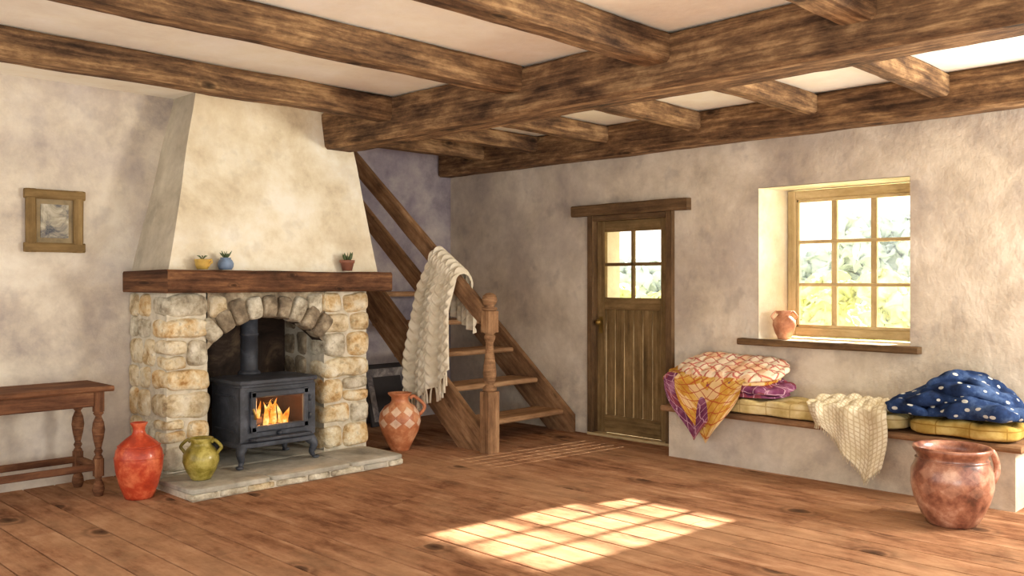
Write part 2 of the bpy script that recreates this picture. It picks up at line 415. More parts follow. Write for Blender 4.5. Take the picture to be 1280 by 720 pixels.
# ---------------------------------------------------------------- layout constants
XW=6.41; YL=6.6; YB=7.25; H=2.78
FX0,FY0=-1.0,-1.2
fb=MB()
fb.box(FX0,XW+0.4,FY0,YB+0.4,-0.12,-0.02,M_gap)
x=FX0;W=0.20
while x<XW+0.05:
    y=FY0-random.random()*2
    while y<YB+0.1:
        L=2.2+random.random()*1.8
        y0=max(y,FY0);y1=min(y+L,YB+0.15)
        if y1>y0+0.05:
            fb.bar((x+W/2,y0+0.002,-0.015),(x+W/2,y1-0.002,-0.015),W-0.008,0.03,M_floor,seg=1.0,bev=0.003)
        y+=L
    x+=W
fb.build('floor')

c=MB(); c.box(-1.5,XW+0.6,-1.6,YB+0.5,H,H+0.25,M_ceil); c.build('ceiling')
w=MB(); w.box(-1.5,4.42,YL,YB+0.4,-0.1,H,M_wallL); w.build('wall_left')
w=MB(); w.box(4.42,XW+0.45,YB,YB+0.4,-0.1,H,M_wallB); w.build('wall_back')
WO=XW+0.45
w=MB()
def pl(pts,z0,z1,m=M_wall):
    b=len(w.v);n=len(pts)
    for x_,y_ in pts:w.v.append((x_,y_,z0))
    for x_,y_ in pts:w.v.append((x_,y_,z1))
    w.face([b+i for i in range(n-1,-1,-1)],m);w.face([b+n+i for i in range(n)],m)
    for i in range(n):
        k=(i+1)%n;w.face((b+i,b+k,b+n+k,b+n+i),m)
wy0,wy1,wz0,wz1=2.43,3.60,0.95,2.137
pl([(XW,-3),(WO,-3),(WO,-0.5),(XW,-0.5)],-0.1,H)
pl([(XW,-0.5),(WO,-0.5),(WO,0.9),(XW,0.9)],-0.1,0.9)
pl([(XW,-0.5),(WO,-0.5),(WO,0.9),(XW,0.9)],2.2,H)
pl([(XW,0.9),(WO,0.9),(WO,2.45),(XW,wy0)],-0.1,H)
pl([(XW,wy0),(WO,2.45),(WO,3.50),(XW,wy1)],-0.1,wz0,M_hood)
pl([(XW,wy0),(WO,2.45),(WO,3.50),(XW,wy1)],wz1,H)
pl([(XW,wy1),(WO,3.50),(WO,4.39),(XW,4.39)],-0.1,H)
pl([(XW,4.39),(WO,4.39),(WO,5.32),(XW,5.32)],2.0,H)
pl([(XW,5.32),(WO,5.32),(WO,YB),(XW,YB)],-0.1,H)
def skin(pts):
    b=len(w.v);w.v.extend(pts);w.face([b,b+1,b+2,b+3],M_hood)
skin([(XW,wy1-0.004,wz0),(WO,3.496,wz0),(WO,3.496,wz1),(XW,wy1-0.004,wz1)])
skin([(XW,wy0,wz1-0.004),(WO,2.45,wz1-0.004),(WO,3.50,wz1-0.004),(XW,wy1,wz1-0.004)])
b=len(w.v);w.v.extend([(XW-0.003,wy0,0),(XW-0.003,wy1,0),(XW-0.003,wy1,wz0),(XW-0.003,wy0,wz0)]);w.face([b,b+1,b+2,b+3],M_wall)
w.build('wall_right',merge=False)

def window(name,gy0,gy1,gz0,gz1,XG,sill):
    g=empty(name)
    wf=MB()
    for y in (gy0+0.035,gy1-0.035): wf.bar((XG,y,gz0),(XG,y,gz1),0.07,0.07,M_winf,up=(0,1,0),bev=0.006)
    for z in (gz0+0.035,gz1-0.035): wf.bar((XG,gy0+0.07,z),(XG,gy1-0.07,z),0.068,0.07,M_winf,bev=0.006)
    iy0,iy1,iz0,iz1=gy0+0.07,gy1-0.07,gz0+0.07,gz1-0.07
    for y in (iy0+0.012,iy1-0.012): wf.bar((XG-0.012,y,iz0),(XG-0.012,y,iz1),0.03,0.024,M_winf,up=(0,1,0),bev=0.004)
    for z in (iz0+0.012,iz1-0.012): wf.bar((XG-0.012,iy0,z),(XG-0.012,iy1,z),0.03,0.024,M_winf,bev=0.004)
    for i in (1,2):
        y=iy0+(iy1-iy0)*i/3;wf.bar((XG,y,iz0),(XG,y,iz1),0.03,0.045,M_winf,up=(0,1,0),bev=0.004)
        z=iz0+(iz1-iz0)*i/3;wf.bar((XG,iy0,z),(XG,iy1,z),0.045,0.026,M_winf,bev=0.004)
    wf.build('frame',g)
    gg=MB();gg.box(XG+0.005,XG+0.009,iy0,iy1,iz0,iz1,M_glass);gg.build('glass',g)
    if sill:
        sl=MB();sl.bar((XW-0.02,2.35,0.925),(XW-0.02,3.74,0.925),0.13,0.05,M_doorf,amp=0.004,bev=0.01);sl.build('sill_board',g)
window('window_1',2.445,3.515,0.965,2.125,6.76,True)
window('added_window',-0.5,0.9,0.9,2.2,6.76,False)  # invented out-of-view window, added to go with the side fill lamp

# door
g=empty('door_1')
d=MB()
for y in (4.42,5.285): d.bar((6.43,y,0),(6.43,y,2.0),0.07,0.12,M_doorf,up=(1,0,0),bev=0.006)
d.bar((6.43,4.455,1.975),(6.43,5.25,1.975),0.12,0.05,M_doorf,bev=0.006)
d.bar((6.43,4.4,0.012),(6.43,5.31,0.012),0.14,0.024,M_winf,bev=0.004)
d.build('frame',g)
d=MB();d.bar((XW-0.02,4.22,2.05),(XW-0.02,5.49,2.05),0.1,0.1,M_doorf,amp=0.006,bev=0.012);d.build('lintel',g)
d=MB();DX=6.455
y0,y1,z0,z1=4.455,5.25,0.03,1.95
for y in (y0+0.045,y1-0.045): d.bar((DX,y,z0),(DX,y,z1),0.09,0.045,M_door,up=(1,0,0),bev=0.005)
for z,hh in ((z1-0.05,0.1),(1.2,0.11),(z0+0.08,0.16)): d.bar((DX,y0+0.09,z),(DX,y1-0.09,z),0.044,hh,M_door,bev=0.005)
n=6;pw=(y1-y0-0.18)/n
for i in range(n): d.bar((DX+0.008,y0+0.09+pw*(i+0.5),z0+0.16),(DX+0.008,y0+0.09+pw*(i+0.5),1.15),pw-0.004,0.02,M_door,up=(1,0,0),bev=0.006)
d.bar((DX,(y0+y1)/2,1.25),(DX,(y0+y1)/2,z1-0.1),0.03,0.035,M_door,up=(1,0,0),bev=0.004)
d.bar((DX,y0+0.09,1.555),(DX,y1-0.09,1.555),0.035,0.03,M_door,bev=0.004)
d.box(DX+0.004,DX+0.007,y0+0.09,y1-0.09,1.255,z1-0.1,M_glass)
d.build('leaf',g)
d=MB()
d.block((DX-0.065,y1-0.05,1.03),(0.028,0.028,0.028),M_brass,k=2,n=8)
d.tube([(DX-0.02,y1-0.05,1.03),(DX-0.05,y1-0.05,1.03)],0.01,M_brass,sub=1)
d.box(DX-0.03,DX-0.022,y1-0.07,y1-0.03,0.93,1.08,M_brass)
d.build('knob',g)

# ---------------------------------------------------------------- beams
def beam(name,p0,p1,w,h,amp=0.010,m=M_beam):
    b=MB();b.bar(p0,p1,w,h,m,seg=0.08,amp=amp,bev=0.020,nf=1.8);return b.build(name)
beam('main_ceiling_beam',(4.25,-1.5,2.62),(4.25,6.24,2.62),0.26,0.3)
beam('wall_plate_beam',(XW-0.10,-1.5,2.64),(XW-0.10,YB-0.02,2.64),0.18,0.27)
for y in (5.41,4.07,2.94,1.8,0.6): beam('ceiling_joist',(-1.4,y,2.69),(4.13,y,2.69),0.18,0.17)
for y in (6.6,5.87,5.02,4.07,3.09,2.17,1.2,0.2): beam('ceiling_joist',(4.37,y,2.70),(XW-0.19,y,2.70),0.14,0.15)

# ---------------------------------------------------------------- fireplace
fp=empty('stone_fireplace')
PX0,PX1,PX2,PX3=2.70,3.04,3.97,4.415
YS=5.98; ZM=1.32; YE=YL-0.004
m=MB()
m.box(PX0+0.025,PX1-0.02,YS+0.03,YE,0.0,ZM,M_mortar)
m.box(PX2+0.02,PX3-0.02,YS+0.03,YE,0.0,ZM,M_mortar)
R=0.64;zc=0.49;xc=(PX1+PX2)/2
def az(x_): return zc+math.sqrt(max(0.0,R*R-(x_-xc)**2))
nx=24
for i in range(nx):
    a=PX1-0.03+(PX2-PX1+0.06)*i/nx;b_=PX1-0.03+(PX2-PX1+0.06)*(i+1)/nx
    za,zb=az(a)+0.01,az(b_)+0.01
    q=len(m.v)
    for yy in (YS+0.03,YS+0.17):
        m.v+=[(a,yy,za),(b_,yy,zb),(b_,yy,ZM),(a,yy,ZM)]
    m.face((q,q+1,q+2,q+3),M_stg);m.face((q+7,q+6,q+5,q+4),M_soot);m.face((q,q+4,q+5,q+1),M_soot)
m.build('mortar_core',fp)
m=MB()
m.box(PX1-0.01,PX2+0.01,YL-0.03,YL-0.005,0.0,ZM,M_soot)
m.box(PX1-0.03,PX2+0.03,YS+0.17,YL-0.01,ZM-0.03,ZM,M_soot)
m.build('soot_back',fp)
st=MB()
sd=0
rs=random.Random(21)
def stone(x0,x1,y0,y1,z0,z1,mm=None,k=4.5,amp=0.022):
    global sd
    sd+=1.7
    gp=0.002+rs.random()*0.003
    def lim(r,q_,cy=(y0+y1)/2,cz=(z0+z1)/2):
        if r.y+cy>YE: r.y=YE-cy
        if r.z+cz>ZM-0.002: r.z=ZM-0.002-cz
        return r
    st.block(((x0+x1)/2,(y0+y1)/2,(z0+z1)/2),((x1-x0)/2-gp,(y1-y0)/2-gp*.5,(z1-z0)/2-gp),mm or rs.choice(M_st),k=k,n=10,amp=amp,nf=6,seed=sd,disp=lim)
rows=[0.08,0.27,0.44,0.64,0.80,1.00,1.15,1.32]
for i in range(len(rows)-1):
    z0,z1=rows[i],rows[i+1]
    f=-0.03+rs.random()*0.025
    if i%3!=1:
        stone(PX0,PX1,YS+f,YS+0.27,z0,z1); s0=0.27
    else:
        sp=PX0+0.13+rs.random()*0.05;zm=z0+(z1-z0)*(0.4+0.2*rs.random())
        stone(PX0,sp,YS+f,YS+0.2,z0,zm);stone(PX0,sp,YS+f,YS+0.2,zm,z1);stone(sp,PX1,YS+f,YS+0.26,z0,z1);s0=0.2
    stone(PX0,PX0+0.15,YS+s0,YS+s0+0.2,z0,z1);stone(PX0,PX0+0.15,YS+s0+0.2,YE,z0,z1)
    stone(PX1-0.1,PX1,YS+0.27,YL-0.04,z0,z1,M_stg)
    if i%2==1:
        if i==3: stone(PX2,PX3,YS+f,YS+0.27,z0,z1)
        else:
            sp=PX2+0.26; stone(PX2,sp,YS+f,YS+0.27,z0,z1);stone(sp,PX3,YS+f,YS+0.27,z0,z1)
    else:
        sp=PX2+0.16+rs.random()*0.06;zm=z0+(z1-z0)*(0.4+0.2*rs.random())
        if i==2: stone(PX2,sp,YS+f,YS+0.27,z0,z1);stone(sp,PX3,YS+f,YS+0.27,z0,zm);stone(sp,PX3,YS+f,YS+0.27,zm,z1)
        else: stone(PX2,sp,YS+f,YS+0.27,z0,z1);stone(sp,PX3,YS+f,YS+0.27,z0,z1)
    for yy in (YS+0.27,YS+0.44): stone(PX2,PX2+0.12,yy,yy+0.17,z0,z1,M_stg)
    stone(PX3-0.12,PX3,YS+0.27,YE,z0,z1)
nv=9;A0=math.radians(44)
for i in range(nv):
    a0=-A0+2*A0*i/nv;a1=-A0+2*A0*(i+1)/nv;am=(a0+a1)/2
    hh=0.080+0.02*rs.random()
    ww=R*(a1-a0)/2*1.08
    cx=xc+(R+hh)*math.sin(am);cz=zc+(R+hh)*math.cos(am)
    rot=Matrix.Rotation(am,3,'Y')
    def dp(r,q,rot=rot,cz=cz):
        r=rot@r
        if r.z+cz>ZM-0.002: r.z=ZM-0.002-cz
        return r
    st.block((cx,YS+0.07,cz),(ww,0.09,hh),M_stg if i%3 else M_st[2],k=4.5,n=8,amp=0.012,nf=8,seed=sd,disp=dp);sd+=1
stone(PX1-0.02,PX1+0.14,YS,YS+0.15,1.14,1.315,M_st[1])
stone(PX2-0.14,PX2+0.02,YS,YS+0.15,1.14,1.315,M_st[2])
st.build('stones',fp)
h=MB()
hx0,hx1,hy0=2.62,4.33,5.43
h.box(hx0+0.02,hx1-0.02,hy0+0.02,YL-0.02,0.0,0.05,M_mortar)
x=hx0
while x<hx1-0.02:
    L=min(0.18+rs.random()*0.16,hx1-x)
    if hx1-(x+L)<0.08:L=hx1-x
    sd+=1
    h.block((x+L/2,hy0+0.06,0.024),(L/2-0.004,0.06,0.022),rs.choice([M_st[2],M_hearth,M_st[1]]),k=7,n=5,amp=0.004,seed=sd);x+=L
def hs(x0,x1,y0,y1):
    global sd
    sd+=1
    h.block(((x0+x1)/2,(y0+y1)/2,0.062),((x1-x0)/2-0.002,(y1-y0)/2-0.002,0.018),M_hearth,k=14,n=8,amp=0.003,seed=sd)
hs(hx0,3.2,hy0,5.95);hs(3.2,3.85,hy0,5.95);hs(3.85,hx1,hy0,5.95);hs(PX1-0.02,PX2+0.02,5.95,YL-0.03);hs(hx0,PX1,5.95,YL-0.2) 
h.build('hearth_slab',fp)
b=MB();b.bar((2.665,(5.86+YL)/2,1.40),(4.545,(5.86+YL)/2,1.40),YL-5.86,0.155,M_mantel,seg=0.08,amp=0.008,bev=0.015);b.build('mantel_beam',fp)
hd=MB()
B=[(2.73,6.0),(4.51,6.0),(4.51,YL),(2.73,YL)];T=[(3.05,6.25),(4.36,6.25),(4.36,YL),(3.05,YL)]
for k in range(4):
    if k==2: continue
    a=B[k];b2=B[(k+1)%4];c2=T[(k+1)%4];d2=T[k]
    def fn(u,v,a=a,b2=b2,c2=c2,d2=d2):
        p=Vector((a[0],a[1],1.47)).lerp(Vector((b2[0],b2[1],1.47)),u).lerp(Vector((d2[0],d2[1],H)).lerp(Vector((c2[0],c2[1],H)),u),v)
        nn=noise.noise_vector(p*2.2)*0.012
        return p+Vector((nn.x,min(0.02,nn.y) if p.y<YL-0.01 else 0,0))
    hd.grid(fn,24,24,M_hoodShade if k==3 else M_hood,sm=False)
hd.build('chimney_hood',fp)

# ---------------------------------------------------------------- stove
s=MB()
sx0,sx1,sy0,sy1=3.15,3.76,5.78,6.20
zb,zt=0.25,0.66
th=0.03
s.box(sx0,sx0+th,sy0+0.02,sy1,zb,zt,M_iron);s.box(sx1-th,sx1,sy0+0.02,sy1,zb,zt,M_iron)
s.box(sx0+th,sx1-th,sy1-th,sy1,zb,zt,M_iron);s.box(sx0+th,sx1-th,sy0+0.02,sy1-th,zb,zb+0.03,M_iron)
s.box(sx0+th,sx1-th,sy1-th-0.01,sy1-th,zb+0.03,zt,M_fbox)
s.box(sx0+th,sx0+th+0.008,sy0+0.03,sy1-th,zb+0.03,zt,M_fbox);s.box(sx1-th-0.008,sx1-th,sy0+0.03,sy1-th,zb+0.03,zt,M_fbox)
s.block(((sx0+sx1)/2,(sy0+sy1)/2,0.685),((sx1-sx0)/2+0.03,(sy1-sy0)/2+0.03,0.018),M_iron,k=10,n=8)
s.block(((sx0+sx1)/2,(sy0+sy1)/2,0.66),((sx1-sx0)/2+0.012,(sy1-sy0)/2+0.012,0.016),M_iron,k=10,n=8)
s.block(((sx0+sx1)/2,(sy0+sy1)/2,0.24),((sx1-sx0)/2+0.018,(sy1-sy0)/2+0.018,0.02),M_iron,k=10,n=8)
s.block(((sx0+sx1)/2,sy0-0.03,0.285),(0.24,0.045,0.012),M_iron,k=8,n=6)
wx0,wx1,wz0_,wz1_=sx0+0.115,sx1-0.115,0.375,0.575
for (a,b_,c_,d_) in ((sx0,wx0-0.03,zb+0.02,zt-0.01),(wx1+0.03,sx1,zb+0.02,zt-0.01),(wx0-0.03,wx1+0.03,zb+0.02,wz0_-0.03),(wx0-0.03,wx1+0.03,wz1_+0.03,zt-0.01)):
    s.box(a,b_,sy0,sy0+0.025,c_,d_,M_iron)
fw=0.045
for p0,p1 in (((wx0-fw/2,sy0-0.012,wz0_-fw),(wx0-fw/2,sy0-0.012,wz1_+fw)),((wx1+fw/2,sy0-0.012,wz0_-fw),(wx1+fw/2,sy0-0.012,wz1_+fw))):
    s.bar(p0,p1,fw,0.03,M_iron,up=(0,1,0),bev=0.008)
for z in (wz0_-fw/2,wz1_+fw/2): s.bar((wx0-fw,sy0-0.012,z),(wx1+fw,sy0-0.012,z),0.03,fw,M_iron,bev=0.008)
s.box(wx0,wx1,sy0-0.004,sy0-0.001,wz0_,wz1_,M_glass)
for z in (0.41,0.54): s.tube([(wx1+fw+0.012,sy0-0.02,z-0.022),(wx1+fw+0.012,sy0-0.02,z+0.022)],0.011,M_iron,sub=1)
s.tube([(wx0-fw+0.01,sy0-0.02,0.47),(wx0-fw+0.01,sy0-0.055,0.47)],0.008,M_iron,sub=1)
s.tube([(wx0-fw-0.0,sy0-0.05,0.505),(wx0-fw+0.01,sy0-0.058,0.47),(wx0-fw+0.02,sy0-0.05,0.43)],0.009,M_brass)
s.block(((sx0+sx1)/2,sy0-0.012,0.31),(0.022,0.02,0.016),M_iron,k=2,n=6)
s.bar((sx0-0.005,sy0+0.07,0.34),(sx0-0.005,sy1-0.06,0.34),0.012,0.012,M_iron);s.bar((sx0-0.005,sy0+0.07,0.58),(sx0-0.005,sy1-0.06,0.58),0.012,0.012,M_iron)
for lx,ly,ox,oy in ((sx0+0.03,sy0+0.03,-1,-1),(sx1-0.03,sy0+0.03,1,-1),(sx0+0.03,sy1-0.03,-1,1),(sx1-0.03,sy1-0.03,1,1)):
    s.tube([(lx,ly,0.235),(lx+ox*0.025,ly+oy*0.02,0.19),(lx+ox*0.012,ly+oy*0.01,0.13),(lx+ox*0.03,ly+oy*0.02,0.094)],lambda t:0.03*(1-t)+0.012,M_iron)
    s.block((lx+ox*0.035,ly+oy*0.028,0.094),(0.026,0.026,0.012),M_iron,k=2.5,n=6)
s.lathe([(0.085,0.70),(0.085,0.715),(0.068,0.73),(0.064,0.735),(0.064,0.99),(0.069,0.992),(0.069,1.01),(0.064,1.012),(0.064,ZM-0.035)],(3.45,6.10+0.10,0),M_iron,28)
for (a,b_) in (((sx0+0.1,5.93,0.315),(sx1-0.12,5.96,0.32)),((sx0+0.14,6.05,0.32),(sx1-0.1,5.99,0.33)),((sx0+0.13,5.9,0.37),(sx1-0.2,6.05,0.40))):
    s.tube([a,b_],0.036,M_log,sub=1)
for i in range(13):
    fx=sx0+0.14+0.33*i/12+random.uniform(-.01,.01);fy=5.90+random.random()*0.12
    hh=0.09+0.13*math.sin(PI*(i+0.7)/13.5)*(0.7+0.5*random.random())
    ph=random.random()*6
    pts=[(fx,fy,0.33),(fx+0.008*math.sin(ph),fy,0.33+hh*0.35),(fx+0.018*math.sin(ph+1.5),fy,0.33+hh*0.7),(fx+0.03*math.sin(ph+2.4),fy,0.33+hh)]
    s.tube(pts,lambda t:0.024*math.sin(PI*min(1,0.25+t*0.75))**1.0*(1-t*0.5)+0.001,M_flame,seg=8,fl=0.8)
s.build('wood_burning_stove',merge=False)
L=bpy.data.lights.new('fire_glow','POINT');L.energy=6;L.color=(1,0.5,0.18);L.shadow_soft_size=0.05
lo=bpy.data.objects.new('fire_glow',L);lo.location=(3.45,5.86,0.50);sc.collection.objects.link(lo)

# ---------------------------------------------------------------- stairs
g=empty('wooden_staircase')
s=MB();SX=5.12
ang=math.atan(0.83)
s.prismX([(5.36,0.0),(5.66,0.0),(YB-0.01,0.83*(YB-5.66)),(YB-0.01,0.83*(YB-5.36)+0.16),(5.36,0.16)],SX-0.03,SX+0.03,M_stair,ang)
s.prismX([(5.48,0.0),(5.78,0.0),(YB-0.01,0.83*(YB-5.78)),(YB-0.01,0.83*(YB-5.48)+0.16),(5.48,0.16)],6.34,6.395,M_stair,ang)
s.build('stringers',g)
s=MB()
for i in range(5):
    y=5.58+0.33*i;z=0.20+0.275*i
    y2=min(y+0.36,YB-0.01)
    s.bar((SX+0.02,(y+y2)/2,z-0.022),(6.36,(y+y2)/2,z-0.022),y2-y,0.045,M_tread,bev=0.012,amp=0.003)
s.build('treads',g)
s=MB()
NX,NY=SX,5.31
s.bar((NX,NY,0.0),(NX,NY,0.50),0.125,0.125,M_stair,up=(0,1,0),bev=0.012)
s.lathe([(0.05,0.50),(0.058,0.515),(0.058,0.53),(0.034,0.55),(0.05,0.60),(0.056,0.65),(0.05,0.72),(0.036,0.82),(0.032,0.90),(0.045,0.93),(0.048,0.95),(0.034,0.97),(0.055,0.985)],(NX,NY,0),M_stair,24)
s.bar((NX,NY,0.985),(NX,NY,1.16),0.115,0.115,M_stair,up=(0,1,0),bev=0.012)
s.lathe([(0.05,1.16),(0.064,1.17),(0.064,1.185),(0.035,1.20),(0.055,1.22),(0.064,1.25),(0.055,1.285),(0.03,1.305),(0.0,1.31)],(NX,NY,0),M_stair,24)
s.build('newel_post',g)
def railz(y): return 1.08+0.80*(y-5.33)
s=MB()
s.bar((SX,5.36,railz(5.36)),(SX,YB-0.01,railz(YB-0.01)),0.08,0.15,M_stair,up=(0,0,1),bev=0.02,amp=0.004)
s.bar((SX,6.2,railz(6.2)-0.40),(SX,YB-0.01,railz(YB)-0.40),0.05,0.16,M_stair,bev=0.01)
s.build('handrail',g)

# draped cable knit blanket
s=MB();Lb=0.45
def blank(u,v):
    yt=5.63+0.33*u
    yb=5.64+0.60*u
    Lfront=0.74+0.40*min(1,u*1.7)+0.03*math.sin(u*9)
    total=Lfront+Lb+0.14
    sarc=v*total
    rz=railz(yt)+0.085-0.05*u
    cab=u*6.0; cc=(cab%1.0)*2-1
    ridge=math.sqrt(max(0,1-cc*cc))
    br=0.5+0.5*math.sin(2*PI*(sarc/0.085)+ (3.4*abs(cc)))
    dsp=0.010+0.040*ridge*(0.35+0.8*br)
    fold=0.03*math.sin(u*2*PI*2+0.8)+0.015*math.sin(u*2*PI*4+v*3)
    if sarc<Lb:
        z=rz-(Lb-sarc);x=SX+0.080+dsp;y=yt+(yb-yt)*0.3
        x+=abs(fold)*min(1,(Lb-sarc)/0.3)
    elif sarc<Lb+0.14:
        t=(sarc-Lb)/0.14;a=PI*t
        x=SX+(0.066+dsp)*math.cos(a)*1.05;z=rz+(0.05+dsp)*math.sin(a);y=yt
    else:
        dd=sarc-Lb-0.14;t=dd/Lfront
        x=SX-0.070-dsp-(0.045+fold)*min(1,dd/0.25)
        z=rz-dd;y=yt+(yb-yt)*min(1,t*1.3)
    return (x,y,z)
s.grid(blank,144,280,M_knit)
for i in range(26):
    u=(i+0.5)/26;p=blank(u,1.0)
    dx=random.uniform(-.012,.012);dy=random.uniform(-.012,.012)
    s.tube([p,(p[0]+dx,p[1]+dy,p[2]-0.05),(p[0]+dx*1.5,p[1]+dy*1.6,p[2]-0.115-random.random()*0.02)],lambda t:0.0075+0.003*t,M_knit,seg=6,sub=3)
ob=s.build('cable_knit_blanket',merge=False)

# ---------------------------------------------------------------- bench
g=empty('window_bench')
BX=6.03;by0,by1=1.66,4.18
s=MB();s.box(BX,XW-0.005,by0,by1,0.0,0.37,M_wall);s.build('plastered_base',g)
s=MB();s.bar((6.18,by0-0.05,0.39),(6.18,by1+0.03,0.39),0.45,0.045,M_stair,amp=0.002,bev=0.014);s.build('seat_plank',g)
s=MB()
def cush(r,q):
    y=r.y+1.0
    if r.z>0:
        r.z+=0.024*(abs(math.sin(PI*y/0.22))**0.6)*(abs(math.cos(PI*(r.x)/0.24))**0.5)-0.006
    r.x+=0.012*math.sin(y*20)*(1 if r.x<0 else 0)
    r.z=max(r.z,-0.05)
    return r
s.block((6.175,(2.32+by1)/2,0.468),(0.225,(by1-2.32)/2,0.05),M_cush,k=7,n=80,disp=cush,amp=0.008,nf=5)
s.build('bench_seat_cushion')
s=MB()
s.block((6.17,1.97,0.470),(0.235,0.33,0.052),M_must,k=4.5,n=40,disp=cush,amp=0.010,nf=5,seed=3)
s.build('mustard_cushion')

q=MB()
def slab(cx,cy,cz,hx,hy,hz,mm,seed,tilt=0.0,cell=0.11,ytilt=0.0):
    def dq(r,q_):
        X=r.x+cx;Y=r.y+cy
        pf=0.016*(abs(math.sin(PI*X/cell))*abs(math.sin(PI*Y/cell)))**0.5
        if q_.z>0.3: r.z+=pf
        if abs(q_.x)>0.9 or abs(q_.y)>0.9:
            k=0.012*abs(math.sin(PI*(X+Y)/cell))
            if abs(q_.x)>0.9: r.x+=k*(1 if q_.x>0 else -1)
            if abs(q_.y)>0.9: r.y+=k*(1 if q_.y>0 else -1)
        r.z+=0.010*math.sin(Y*5+seed)+0.006*math.sin(X*9+seed)
        r.z+=tilt*r.x+ytilt*r.y
        r.z-=0.035*max(0,abs(r.y)/hy-0.6)**1.3*1.2
        if r.x+cx>XW-0.012: r.x=XW-0.012-cx
        if r.z+cz<0.543: r.z=0.543-cz
        return r
    q.block((cx,cy,cz),(hx,hy,hz),mm,k=3.4,n=48,disp=dq,amp=0.010,nf=4,seed=seed*2)
slab(6.165,3.75,0.572,0.225,0.50,0.028,M_qpur,1,0.05)
slab(6.16,3.68,0.612,0.220,0.48,0.028,M_qpur,2,0.08)
slab(6.165,3.79,0.656,0.225,0.46,0.027,M_qyel,3,0.14)
slab(6.17,3.75,0.696,0.220,0.46,0.028,M_qyel,4,0.22)
slab(6.175,3.69,0.738,0.218,0.43,0.032,M_qred,5,0.32,ytilt=0.03)
def hang(u,v,off=0.0,dl=0.0,sh=0.0):
    y=4.10-0.60*u+sh
    wid=1-abs(u-0.5)*2
    dd=v*(0.10+(0.42+dl)*wid**0.9)
    x=5.915-0.02*math.sin(u*12)*v-0.02*v;z=0.660-dd
    if v<0.15: x+=0.06*(0.15-v)/0.15; z+=0.02*(0.15-v)/0.15
    return (x-0.012*math.sin(u*PI)+off,y+0.04*v*(u-.5),z)
q.grid(lambda u,v:hang(u,v,0,-0.03,-0.05),30,30,M_qyel,uvs=(0.5,0.5))
q.grid(lambda u,v:hang(u,v,0.012,-0.04,0.06),30,30,M_qpur,uvs=(0.5,0.5))
q.build('stack_of_folded_quilts',merge=False)

# cream throw
s=MB()
def throw(u,v):
    yc=2.67-0.05*(v-0.5)
    w=0.17+0.12*math.sin(PI*min(1,v*0.85))
    y=yc+(0.5-u)*2*w
    Ls=0.36
    Ld=0.12+0.34*max(0,1-abs(u-0.80)*1.45)
    tot=Ls+Ld;d=v*tot
    rip=0.018*math.sin(u*17+v*3)+0.016*noise.noise(Vector((u*4,v*4,2)))
    if d<Ls-0.03: x=6.26-d;z=0.552+abs(rip)+0.018*math.sin(v*9)+0.024*abs(math.sin(v*14+u*6))
    else:
        e=d-(Ls-0.03)
        a=min(1,e/0.08)
        x=6.26-(Ls-0.03)-0.035*math.sin(a*PI/2)+rip*a*1.2-0.02
        z=0.552-0.03*(1-math.cos(a*PI/2))-max(0,e-0.05)+abs(rip)*(1-a)
    return (x,y,z)
s.grid(throw,80,80,M_throw,uvs=(0.6,0.8))
s.grid(lambda u,v:tuple(Vector(throw(u,v))+Vector((0.008,0,-0.008))),80,80,M_throw,uvs=(0.6,0.8))
for i in range(36):
    u=(i+0.5)/36;p=throw(u,1.0)
    s.tube([p,(p[0]-0.003,p[1]+random.uniform(-.006,.006),p[2]-0.03)],0.003,M_throw,seg=5,sub=1)
s.build('cream_throw_blanket',merge=False)

# navy duvet: loosely folded arcs draped over each other
s=MB()
def layer(cx,cy,cz,hx,hy,hz,sag,skew,seed,k=2.8,n=64):
    def dl(r,q_):
        t=r.y/hy
        w_=noise.noise(Vector((r.x*5+seed,r.y*5,seed)))
        w2=noise.noise(Vector((r.x*13+seed,r.y*11,seed+r.z*6)))
        nn=Vector((q_.x,q_.y,q_.z)).normalized()
        r=r+nn*(0.030*w_+0.020*w2)
        r.z+=-sag*t*t+skew*t
        r.x+=0.03*math.sin(t*2.2+seed)
        r+=nn*0.012*math.sin(r.y*26+r.x*34+seed*2)
        if r.x+cx>XW-0.015: r.x=XW-0.015-cx
        if r.z+cz<0.547: r.z=0.547-cz
        return r
    s.block((cx,cy,cz),(hx,hy,hz),M_navy,k=k,n=n,disp=dl)
layer(6.16,2.02,0.600,0.23,0.42,0.058,0.02,0.0,1)
layer(6.13,2.05,0.655,0.21,0.38,0.046,0.07,-0.01,3)
layer(6.17,2.01,0.715,0.19,0.33,0.044,0.10,-0.01,5)
layer(6.18,2.01,0.770,0.17,0.26,0.042,0.12,-0.01,8)
layer(6.01,2.26,0.590,0.13,0.17,0.045,0.03,0.02,11,n=44)
layer(5.99,1.90,0.600,0.12,0.27,0.048,0.04,-0.02,14,n=50)
s.build('navy_dotted_duvet',merge=False)

# ---------------------------------------------------------------- pottery
def handle(s,c,ang,r0,z0,r1,z1,out,rad,m):
    ca,sa=math.cos(ang),math.sin(ang)
    P=lambda r,z:(c[0]+ca*r,c[1]+sa*r,c[2]+z)
    s.tube([P(r0,z0),P(r0+out*0.7,z0+0.015),P(max(r0,r1)+out,(z0+z1)/2+0.01),P(r1+out*0.5,z1+0.02),P(r1,z1)],rad,m,seg=10,sub=6)
rightdir=math.atan2(-0.7118,0.7024)
s=MB();c0=(2.455,5.82,0)
s.lathe([(0.0,0.0),(0.085,0.0),(0.092,0.015),(0.12,0.09),(0.143,0.18),(0.150,0.25),(0.142,0.31),(0.115,0.355),(0.075,0.39),(0.045,0.41),(0.036,0.435),(0.040,0.46),(0.052,0.48),(0.054,0.487),(0.046,0.488),(0.032,0.46),(0.028,0.43),(0.0,0.42)],c0,M_red,48)
